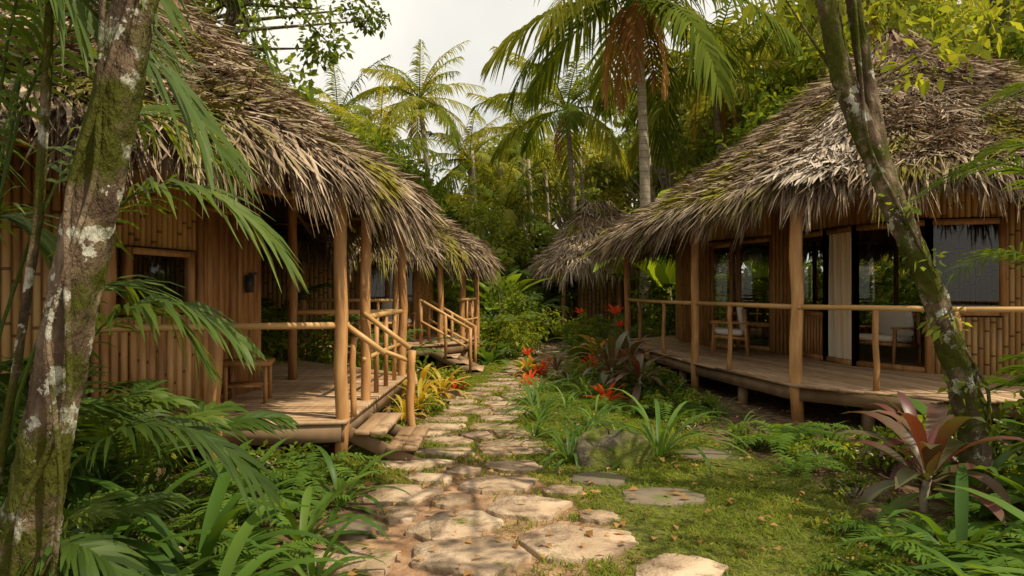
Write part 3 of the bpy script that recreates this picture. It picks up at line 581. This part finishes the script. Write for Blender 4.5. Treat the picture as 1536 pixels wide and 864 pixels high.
TV=[tree(10,3.4,38,120,.31,M['farleaf'],i,rt=.2) for i in range(4)]
TS=[tree(7,2.4,38,120,.18,M['leaf'],i+5,rt=.13) for i in range(2)]
def bush(h,r,nc,nl,L,mat):
    mb=MB()
    for i in range(nc):
        a_=U(0,6.28); q=math.sqrt(R())*r; c=np.array([math.cos(a_)*q,math.sin(a_)*q,U(.15,.9)*h*(1-.4*q/r)]); leaves(mb,c,U(.22,.4)*r,nl,L,0,U(.15,.75))
        mb.tube([[0,0,0],c*.5+[0,0,.05],c],[.03,.02,.01],4,.5,1,cap=False)
    return mb.obj('b',[mat,M['palmtrunk']],mesh_only=True)
BV=[bush(2.6,1.6,22,120,.16,M['leaf']) for _ in range(3)]
BF=[bush(3.4,2.2,24,100,.27,M['farleaf']) for _ in range(2)]
BS=[bush(.5,.45,12,40,.09,M['leaf']) for _ in range(3)]
J=empty('jungle_tree_line')
def skyline(k):
    return np.interp(k,[-.9,-.42,-.30,-.2,-.15,-.03,.0,.05,.12,.17,.21,.3,.9],[.45,.42,.33,.24,.16,.16,.24,.24,.21,.28,.36,.42,.5])
for row,(yy,nn) in enumerate(((31,12),(38,15),(49,19))):
    for i in range(nn):
        k=-.9+1.8*(i+.5+U(-.35,.35))/nn; y_=yy+U(-2.5,2.5); x=k*y_; h=1.65+skyline(k)*y_*U(.75,1.02)
        if row==0 and -.2<k<.2: h*=.55
        s=h/10; place(TV[int(U(0,4))],'jungle_tree',(x,y_,-.2),U(0,6.28),(max(s,.8)*U(.95,1.2),max(s,.8),s),parent=J)
for i in range(56):
    k=U(-.9,.9); y_=U(22,42); x=k*y_
    if 0<x<7.5 and y_<32: continue
    if -9.5<x<0 and y_<24: continue
    place(BF[i%2],'jungle_shrub',(x,y_,0),U(0,6.28),U(.7,1.3),parent=J)
for x,y_ in ((-1.7,31),(.7,33),(1.6,36),(5.5,30),(-6.5,27),(-.6,34),(2.8,31)):
    mb=MB(); t=np.linspace(0,1,8); mb.tube(np.c_[x+.2*np.sin(t*3),y_+0*t,t*7.5],.11*(1-.4*t),8,.5); o=mb.obj('slim_trunk',[M['palmtrunk']],J,smooth=True)
for x,y_,s,v in ((-5.2,24.5,1.1,0),(-8.5,17.5,1.5,1),(-10,13,1.4,0),(9.5,22.5,1.4,1),(14.5,18,1.5,0),(-1.2,25.5,.72,1),(-3.6,26,.85,0),(-11,7,1.3,0),(8.2,21.5,1.1,0)):
    place(TS[v],'broadleaf_tree',(x,y_,0),U(0,6.28),s)

def rosette(n,L,w,e0=1.3,e1=.5,curl=1.6,m=None,K=8,fold=.25,stem=0,wp=None,rb=.5,base_r=.03):
    mb=MB(); az=np.arange(n)*2.4+U(-.3,.3,n); el=e0+(e1-e0)*(np.arange(n)/max(n-1,1))+U(-.12,.12,n); l=L*U(.75,1.1,n)
    s=np.linspace(0,1,K); C=np.zeros((n,K,3)); 
    dh=np.c_[np.cos(az),np.sin(az),np.zeros(n)]; C[:,0]=dh*base_r+[0,0,1.0*stem]; C[:,0,2]-=stem*.35*np.arange(n)/n
    tw=rng.normal(0,.12,(n,3))*[1,1,0]
    cu=curl*U(.7,1.3,n)
    S=np.zeros((n,K,3)); Fo=np.zeros((n,K,3)); side=np.c_[-np.sin(az),np.cos(az),np.zeros(n)]
    wp_=np.interp(s,[0,.15,.5,.8,1],wp or [.45,.7,1,.75,.03])
    for k in range(K):
        e=el-cu*s[k]**1.3; d=dh*np.cos(e)[:,None]+UP*np.sin(e)[:,None]+tw*s[k]
        if k: C[:,k]=C[:,k-1]+d*(l/(K-1))[:,None]
        up=-dh*np.sin(e)[:,None]+UP*np.cos(e)[:,None]
        S[:,k]=side*w*wp_[k]; Fo[:,k]=up*w*fold*wp_[k]
    mb.ribbons(C,S,np.clip(rb+rng.normal(0,.2,n),0,1),0,Fo)
    if stem: mb.tube([[0,0,0],[.02,.01,stem*.5],[0,0,stem]],[.025,.022,.018],6,.5,1)
    return mb.obj('r',[m,M['palmtrunk']],mesh_only=True,smooth=True)
STR=[rosette(26,.85,.021,1.45,.55,1.7,M['strap']) for _ in range(2)]
BIGS=[rosette(16,1.05,.045,1.4,.35,1.7,M['strap']) for _ in range(2)]
ROUND=[rosette(14,.8,.10,1.35,.3,1.3,M['strap'],wp=[.12,.3,1,.85,.03],fold=.15) for _ in range(2)]
PUR=[rosette(18,.62,.055,1.5,.2,1.3,M['purple'],stem=.35,wp=[.3,.5,1,.8,.03]) for _ in range(2)]
CRO=rosette(20,.6,.035,1.5,.3,1.4,M['yellowred'],stem=.15)
REDR=rosette(12,.22,.026,1.5,.5,.7,M['red'],stem=0)
BROM=rosette(18,.34,.028,1.45,.4,.9,M['red'],stem=.04)
BAN=[rosette(9,2.1,.27,1.45,.7,1.1,M['banana'],stem=1.3,wp=[.08,.6,1,.8,.05],fold=.2) for _ in range(2)]
def fern():
    mb=MB()
    for i in range(11):
        az=i*2.4; dh=np.array([math.cos(az),math.sin(az),0]); l=U(.4,.65); e=U(.6,1.2)
        frond(mb,dh*.02,dh*l*.5*math.cos(e)+UP*l*.75*math.sin(e),dh*l+UP*l*.25*math.sin(e),.13,22,.011,0,0,droop=.25,t0=.1,rr=.004,a0=1.4,a1=1.1)
    return mb.obj('f',[M['fern']],mesh_only=True)
FERN=[fern() for _ in range(2)]
def areca(h,n,L):
    mb=MB()
    for i in range(n):
        az=i*2.4+U(-.3,.3); dh=np.array([math.cos(az),math.sin(az),0]); e=U(.7,1.4); l=h*U(.8,1.1)
        P1=dh*l*.5*math.cos(e)+UP*l*.85*math.sin(e); P2=P1+dh*l*.55+UP*l*U(-.15,.1)
        frond(mb,dh*.05,P1,P2,L,28,.014,0,0,droop=.4,t0=.3,rr=.012)
    return mb.obj('a',[M['palmleaf']],mesh_only=True)
AR=[areca(1.7,12,.42) for _ in range(2)]; ARS=[areca(.9,10,.28) for _ in range(2)]
def scat(name,meshes,pts,s0=.8,s1=1.2):
    for i,p in enumerate(pts):
        place(meshes[i%len(meshes)],name,(p[0],p[1],0),U(0,6.28),(p[3] if len(p)>3 else U(s0,s1)),tilt=(U(-.08,.08),U(-.08,.08)))
scat('strap_leaf_plant',STR,[(.72,7.9,0,.8),(1.45,7.3,0,1.25),(.55,7.05,0,.8),(.35,9.2),(.3,10.6),(1.0,8.9,0,.7),(.75,10.2),(1.1,11.2),(.25,8.2,0,.65),(.95,12.3),(1.5,12.8),(1.4,13.9),(.45,11.9,0,.7),(-1.05,12.6,0,.6)],.7,.9)
scat('cordyline_plant',PUR,[(1.55,11.6,0,1.25),(1.9,11.0,0,1.1),(2.05,12.8,0,1.2),(2.85,5.1,0,1.25),(3.4,6.2,0,1.0),(2.1,14.5,0,1.2),(.8,13.2,0,.7)])
scat('croton_plant',[CRO],[(-1.35,10.6,0,1.15),(-1.05,11.2,0,.9),(.3,13.9,0,.8),(1.9,16.5,0,1.3),(-.75,17.2,0,1.0),(-1.2,9.6,0,.9),(-1.3,9.0,0,.7)])
scat('bromeliad_plant',[BROM],[(.55,14.0,0,1.3),(1.35,10.6,0,1.1),(1.6,14.6,0,1.3),(.3,12.6,0,.9),(-.95,12.0,0,.9)])
def ginger(x,y,h,s=1):
    mb=MB(); mb.tube([[0,0,0],[.02,0,h*.6],[0,.02,h]],[.02,.018,.012],6,.5)
    e=empty('red_ginger_plant'); o=mb.obj('stem',[M['strap']],e); o2=place(REDR,'bracts',(0,0,h-.05),0,1.0,parent=e); place(ROUND[0],'leaves',(0,0,0),U(0,6),.9,parent=e); e.location=(x,y,0); e.scale=(s,s,s)
ginger(1.9,13.6,1.15,1.1); ginger(2.15,14.8,.95); ginger(.3,14.2,.5,.9); ginger(1.7,18.5,1.1)
scat('strap_leaf_plant',STR,[(2.7,9.6,0,.6),(2.3,10.6,0,.7),(2.55,8.3,0,.55),(3.4,8.0,0,.5)],.6,.8)
scat('fern',FERN,[(2.75,7.4,0,1.15),(3.05,7.9),(2.2,9.2,0,.7),(3.6,7.3),(2.6,6.6,0,.7),(3.3,4.9),(3.9,5.7),(3.0,4.0,0,1.2),(3.6,3.9),(4.3,4.6),(-1.7,6.1),(-2.3,5.9),(-1.5,4.4,0,.7),(-1.9,5.0,0,1.1),(-2.6,4.7),(-1.55,3.9,0,.9),(-2.1,3.9),(-3.2,5.4),(1.3,10.0,0,.7),(-1.6,5.5,0,.7),(2.35,3.9,0,1.1),(2.0,3.5,0,.9),(2.65,3.3,0,1.1),(-1.2,3.7,0,.7),(2.45,4.7,0,.8),(2.0,4.1,0,.6),(2.1,3.1,0,1.2),(2.5,3.6,0,1.3)],.75,1.1)
scat('leafy_shrub',BS,[(2.1,8.5,0,.5),(2.45,7.7,0,.5),(2.9,6.9,0,.6),(2.7,5.8,0,.5),(3.4,6.7,0,1),(4.2,6.9,0,1.2),(5.2,7.0,0,1.4),(3.9,6.3),(4.8,5.6,0,1.3),(2.5,10.0,0,.7),(2.3,11.6,0,.9),(2.2,12.9,0,1.0),(-1.4,6.5,0,.5),(-2.0,6.4,0,.8),(-3.0,5.9,0,1.0),(-1.9,4.5,0,.6),(-2.5,5.3,0,.8),(-3.5,4.9,0,1.2),(-1.1,9.4,0,.6),(-1.3,9.9,0,.8),(-1.15,12.2,0,.9),(-1.9,12.6,0,1.3),(-.5,16.8,0,1.4),(-.3,17.8,0,1.6),(2.05,4.2,0,.45),(2.2,5.0,0,.4),(-2.2,12.9,0,1.2),(-1.4,11.7,0,1)],.7,1.1)
for i in range(26):
    place([*BS,*FERN][i%5],'leafy_shrub' if i%5<3 else 'fern',(U(1.9,2.5)+.0,U(9,18),0),U(0,6.28),U(.6,1.1))
scat('banana_plant',BAN,[(4.4,20.4,0,1.65),(-.4,21,0,.9),(-.6,25,0,1.3),(7.0,20.8,0,1.3),(-.1,23.5,0,.9)])
scat('areca_palm',AR,[(-.35,19.2,0,1.1),(-.2,22.5,0,1.3),(2.1,18.2,0,.75),(-2.2,11.9,0,.75),(-4.4,12.6,0,1.3),(5,21,0,1.5),(9.5,20,0,1.6),(6.7,20.2,0,1.4),(3.0,19.8,0,.7)])
scat('leafy_shrub',BV,[(-.6,18.9,0,.7),(-.2,20.4,0,.9),(2.0,20.4,0,.42),(3.0,21.0,0,.5),(-.6,24.0,0,1.2),(-1.4,23.5,0,1.4),(-3.5,24,0,1.5),(-5,23,0,1.6),(5.5,21.5,0,1.1),(8,21.5,0,1.4),(12.5,19,0,1.6),(14,14,0,1.8),(14,9,0,1.6),(-10.5,12,0,1.5),(-9.8,8,0,1.6),(-4.3,12.9,0,.7),(2.15,17.6,0,.45),(-2.2,22.6,0,1.4),(-.1,18.2,0,.5),(0.4,28.5,0,1.0)])
scat('large_leaf_plant',ROUND,[(2.0,17.2,0,1.1),(1.9,19.3,0,1.1),(-.35,17.3,0,1.1),(-.5,16.3,0,.9),(2.2,16.2,0,1.2),(4.3,7.1,0,1.1),(4.9,6.4,0,1.3),(3.75,5.1,0,1.1),(4.3,5.4,0,1.2),(3.0,3.7,0,.9),(2.15,15.3,0,1.1),(3.3,4.6,0,.9),(1.8,21.0,0,1.1),(2.6,20.0,0,1.1),(-3.0,4.0,0,1.0)])
scat('strap_leaf_plant',BIGS,[(-1.75,4.1,0,1.0),(-1.35,4.75,0,.7),(-2.3,4.0,0,1.1),(-1.45,3.5,0,.85),(-1.95,5.3,0,.75),(-2.7,4.3,0,1.1),(2.55,4.2,0,.85),(2.9,3.5,0,1.0),(3.3,5.4,0,.9),(2.25,3.35,0,.75),(-1.3,5.6,0,.6),(-1.65,3.0,0,.8),(-1.1,4.1,0,.5)])
scat('areca_palm',ARS,[(-2.6,5.0,0,1.3),(-3.2,4.9,0,1.5),(-2.3,3.5,0,.9),(3.9,4.2,0,1.2),(4.6,5.0,0,1.6),(5.4,6.2,0,1.5)])
# foreground palm (left)
mb=MB()
FR=[((-2.4,3.3,1.0),(-2.3,3.4,3.9),(-1.35,3.4,2.30),.62),((-2.4,3.2,1.0),(-2.5,3.1,3.9),(-1.75,3.0,2.75),.6),((-2.3,3.3,.8),(-1.85,3.3,2.75),(-1.05,3.35,1.83),.46),
((-2.2,3.3,.7),(-1.85,3.3,2.0),(-1.22,3.3,1.42),.34),((-2.3,3.2,.2),(-1.75,3.2,1.55),(-1.10,3.25,.80),.36),
((-2.5,3.3,.5),(-2.7,3.4,2.6),(-2.1,3.5,1.75),.45),((-2.5,3.3,.5),(-2.2,3.8,2.4),(-1.75,4.2,1.25),.40),((-2.5,3.3,.4),(-2.9,3.5,1.8),(-2.4,3.2,1.1),.36),((-2.5,3.3,.4),(-3.1,3.6,3.0),(-2.9,4,2.4),.5),
((-2.3,3.2,.1),(-1.9,3.0,.9),(-1.55,3.0,.45),.26),((-2.5,3.3,.5),(-2.4,3.9,1.5),(-2.1,4.4,.7),.38),
((-2.4,3.3,1.0),(-2.6,3.8,4.2),(-1.95,4.2,3.0),.6),((-2.4,3.3,1.0),(-2.9,3.2,3.6),(-2.5,3.0,2.6),.55),((-2.4,3.3,1.0),(-2.3,3.9,3.3),(-1.7,4.4,2.35),.55),
((-2.4,3.3,1.0),(-2.3,3.7,5.6),(-1.42,4.3,3.0),.5),((-2.4,3.3,1.0),(-2.2,3.2,4.4),(-1.5,3.1,2.9),.5)]
for a_,b_,c_,l_ in FR: frond(mb,a_,b_,c_,l_,32,.0135,0,0,droop=.5,t0=.34,rr=.010,r=U(.2,.8))
mb.obj('areca_palm',[M['palmleaf']])
mb=MB()
for a_,b_,c_,l_ in (((4.6,5.6,.2),(4.4,5.6,3.4),(3.05,5.5,2.35),.42),((4.6,5.6,.2),(4.6,5.4,3.9),(3.4,5.2,2.95),.45),((4.6,5.6,.2),(4.2,5.5,2.5),(3.2,5.4,1.75),.36),((4.6,5.6,.2),(5.0,5.2,3.0),(3.9,4.6,2.3),.42),((4.6,5.6,.2),(4.3,5.2,1.9),(3.5,4.9,1.2),.34),((4.6,5.6,.2),(5.2,6.4,3.6),(4.2,6.8,2.8),.42)):
    frond(mb,a_,b_,c_,l_,46,.010,0,0,droop=.35,t0=.4,rr=.011,r=U(.45,.85))
mb.obj('areca_palm',[M['palmleaf']])
# foreground trees
def bez(P,n):
    P=np.array(P,float); t=np.linspace(0,len(P)-1,n); l=np.arange(len(P)); q=np.stack([np.interp(t,l,P[:,i]) for i in range(3)],1)
    for _ in range(3): q[1:-1]=(q[:-2]+2*q[1:-1]+q[2:])/4
    return q
mb=MB()
q=bez([(-2.08,3.0,-.1),(-2.0,3.0,.5),(-1.90,3.0,.95),(-1.78,3.0,1.61),(-1.64,3.0,2.29),(-1.52,3.0,2.85),(-1.35,3.1,4.0),(-1.5,3.3,5.5)],220)
mb.trunk(q,np.interp(np.linspace(0,1,220),[0,.15,.4,1],[.13,.11,.095,.075]),44,1,.12)
vq=bez([(-1.82,2.88,.1),(-1.74,2.86,.9),(-1.80,2.86,1.5),(-1.63,2.9,2.1),(-1.60,2.9,3.0)],60); mb.trunk(vq,.011,8,1,.2)
vq=bez([(-2.0,2.9,.1),(-1.9,2.86,.8),(-1.72,2.88,1.2),(-1.74,2.88,2.0),(-1.46,2.9,2.9)],60); mb.trunk(vq,.013,8,1,.2)
vq=bez([(-2.3,3.1,.0),(-2.08,3.1,1.3),(-1.98,3.1,2.0),(-1.92,3.1,3.2)],60); mb.trunk(vq,.018,10,1,.2)
for c in ((-1.6,3.5,6.0),(-2.6,3.0,5.6),(-1.0,3.8,6.3),(-1.6,2.4,6.4),(-2.9,4.2,6.0)):
    leaves(mb,np.array(c),.65,200,.15,0,.5); mb.tube([q[-1],(q[-1]+c)/2,c],[.05,.035,.01],6,.5,1,cap=False)
mb.obj('mossy_tree',[M['leaf'],M['bark']],smooth=True)
mb=MB()
q=bez([(3.48,5.5,-.1),(3.43,5.5,.63),(3.33,5.5,1.03),(3.11,5.5,1.67),(2.89,5.5,2.17),(2.69,5.5,2.67),(2.46,5.5,3.21),(2.34,5.5,3.81),(2.3,5.6,4.6),(2.5,5.7,5.6)],180)
mb.trunk(q,.088*np.linspace(1.2,.75,180),30,1,.14)
q2=bez([(2.80,5.52,2.35),(2.72,5.5,2.8),(2.62,5.5,3.3),(2.5,5.45,3.9),(2.7,5.4,5.2)],90); mb.trunk(q2,.062*np.linspace(1,.75,90),20,1,.14)
vq=bez([(3.40,5.42,.1),(3.5,5.4,.9),(3.2,5.42,1.4),(3.02,5.4,1.9),(2.6,5.42,2.7),(2.5,5.4,3.8)],50); mb.tube(vq,.014,5,.8,1)
for c in ((2.2,3.4,5.3),(3.2,2.6,5.6),(4.3,3.2,5.2),(3.6,4.4,5.9),(2.4,5.4,5.7),(3.3,5.7,5.3),(4.6,5.0,5.6),(1.7,4.6,5.0),(5.3,3.9,5.9),(4.0,2.0,6.2),(3.1,3.5,6.2),(2.9,6.6,5.4)):
    c=np.array(c,float); leaves(mb,c,U(.28,.42),60,.14,0,U(.3,.8)); p0=q[-3] if R()>.5 else q2[-2]; mb.tube([p0,(p0+c)/2+[0,0,-.15],c],[.03,.02,.008],5,.5,1,cap=False)
for c,rd,nn in (((3.0,5.9,3.75),.35,50),((3.35,5.9,3.45),.3,40),((2.1,5.8,4.0),.35,50),((3.75,6.0,3.8),.3,50)):
    leaves(mb,np.array(c),rd,nn,.12,0,.6); mb.tube([q[115],(q[115]+c)/2,c],[.018,.012,.005],5,.5,1,cap=False)
for k in (22,36,52,68,84): leaves(mb,q[k]+[0,-.05,0],.14,30,.08,0,.5)
mb.obj('mossy_tree',[M['leaf'],M['bark']],smooth=True)
mb=MB(); q=bez([(13.5,20.5,0),(13.4,20.5,5),(13.6,20.5,12)],20); mb.tube(q,.28*np.linspace(1.1,.8,20),12,.5,1); 
for i in range(24): leaves(mb,np.array([13.5+U(-4,4),20.5+U(-3,3),U(9,13)]),U(.7,1.2),120,.2,0,U(.2,.8))
mb.obj('broadleaf_tree',[M['leaf'],M['bark']])
mb=MB(); q=bez([(-5.5,12.6,-.1),(-5.7,12.9,3),(-5.2,12.8,5.5),(-4.2,12.4,7.4)],40); mb.tube(q,.13*np.linspace(1.1,.6,40),10,.5,1)
for i in range(30):
    c=np.array([U(-6.8,-2.4),U(11.3,14),U(5.7,8.0)]); leaves(mb,c,U(.3,.6),120,.13,0,U(.1,.6)); p0=q[int(U(28,39))]; mb.tube([p0,(p0+c)/2,c],[.04,.025,.01],5,.5,1,cap=False)
mb.obj('broadleaf_tree',[M['leaf'],M['bark']])
def rock(name,x,y,sx,sy,sz,mat):
    k=30; th=np.arange(k)/k*2*np.pi; rings=[]; 
    for ph in np.linspace(-.5,np.pi/2,14):
        c_,s_=max(math.cos(ph),.02)**.55,math.sin(ph); v=np.c_[np.cos(th)*c_*sx,np.sin(th)*c_*sy,np.full(k,s_*sz)]
        v*=(1+.09*np.sign(np.sin(th*2+ph*2))*np.abs(np.sin(th*2+ph*2))**.5+.06*np.sin(th*5+1+ph*3)+rng.normal(0,.018,k)*(ph<1.2))[:,None]; rings.append(v)
    V=np.vstack(rings); i=np.arange(13)[:,None]*k; j=np.arange(k)[None]; j2=(j+1)%k; mb=MB()
    mb.add(V,np.stack([(i+j).ravel(),(i+j2).ravel(),(i+k+j2).ravel(),(i+k+j).ravel()],1),.5); n=mb.n; mb.f.append((np.array([np.arange(k)])+n-k,0))
    o=mb.obj(name,[mat],smooth=True,loc=(x,y,.0)); return o
rock('mossy_boulder',.95,7.0,.36,.26,.30,M['moss']); rock('boulder',-.95,11.3,.2,.16,.13,M['stone']); rock('boulder',-.75,11.0,.1,.09,.07,M['stone']); rock('boulder',2.9,7.9,.13,.12,.12,M['stone'])

# ------------------------------------------------------------------ light, sky, camera
w=bpy.data.worlds.new('World'); scene.world=w; w.use_nodes=True; nt=w.node_tree; N=nt.nodes; L=nt.links
bg=N['Background']; sk=N.new('ShaderNodeTexSky'); sk.sky_type='NISHITA'; sk.sun_disc=False; EL=math.radians(55); AZ=math.radians(118)
sk.sun_elevation=EL; sk.sun_rotation=AZ; sk.air_density=1.5; sk.dust_density=3
tc=N.new('ShaderNodeTexCoord'); no=N.new('ShaderNodeTexNoise'); no.inputs['Scale'].default_value=2.2; no.inputs['Detail'].default_value=4; L.new(tc.outputs['Generated'],no.inputs['Vector'])
mr=N.new('ShaderNodeMapRange'); mr.inputs[1].default_value=.32; mr.inputs[2].default_value=.60; mr.inputs[3].default_value=.55; L.new(no.outputs[0],mr.inputs[0])
mx=N.new('ShaderNodeMix'); mx.data_type='RGBA'; L.new(mr.outputs[0],mx.inputs[0]); L.new(sk.outputs[0],mx.inputs[6]); mx.inputs[7].default_value=(9.4,8.9,7.9,1)
L.new(mx.outputs[2],bg.inputs[0]); bg.inputs[1].default_value=.115
sd=bpy.data.lights.new('sun','SUN'); sd.energy=5; sd.angle=math.radians(.5); sd.color=(1,.88,.66)
so=bpy.data.objects.new('sun',sd); scene.collection.objects.link(so)
Sv=Vector((math.sin(AZ)*math.cos(EL),math.cos(AZ)*math.cos(EL),math.sin(EL))); so.rotation_euler=Sv.to_track_quat('Z','Y').to_euler()
cd=bpy.data.cameras.new('camera'); cd.lens=26; cd.sensor_width=36; cd.clip_end=1500; cd.clip_start=.05
co=bpy.data.objects.new('camera',cd); scene.collection.objects.link(co); co.location=(0,0,1.65); co.rotation_euler=(math.radians(90.15),0,0); scene.camera=co
scene.view_settings.view_transform='Standard'; scene.view_settings.look='None'; scene.view_settings.exposure=0
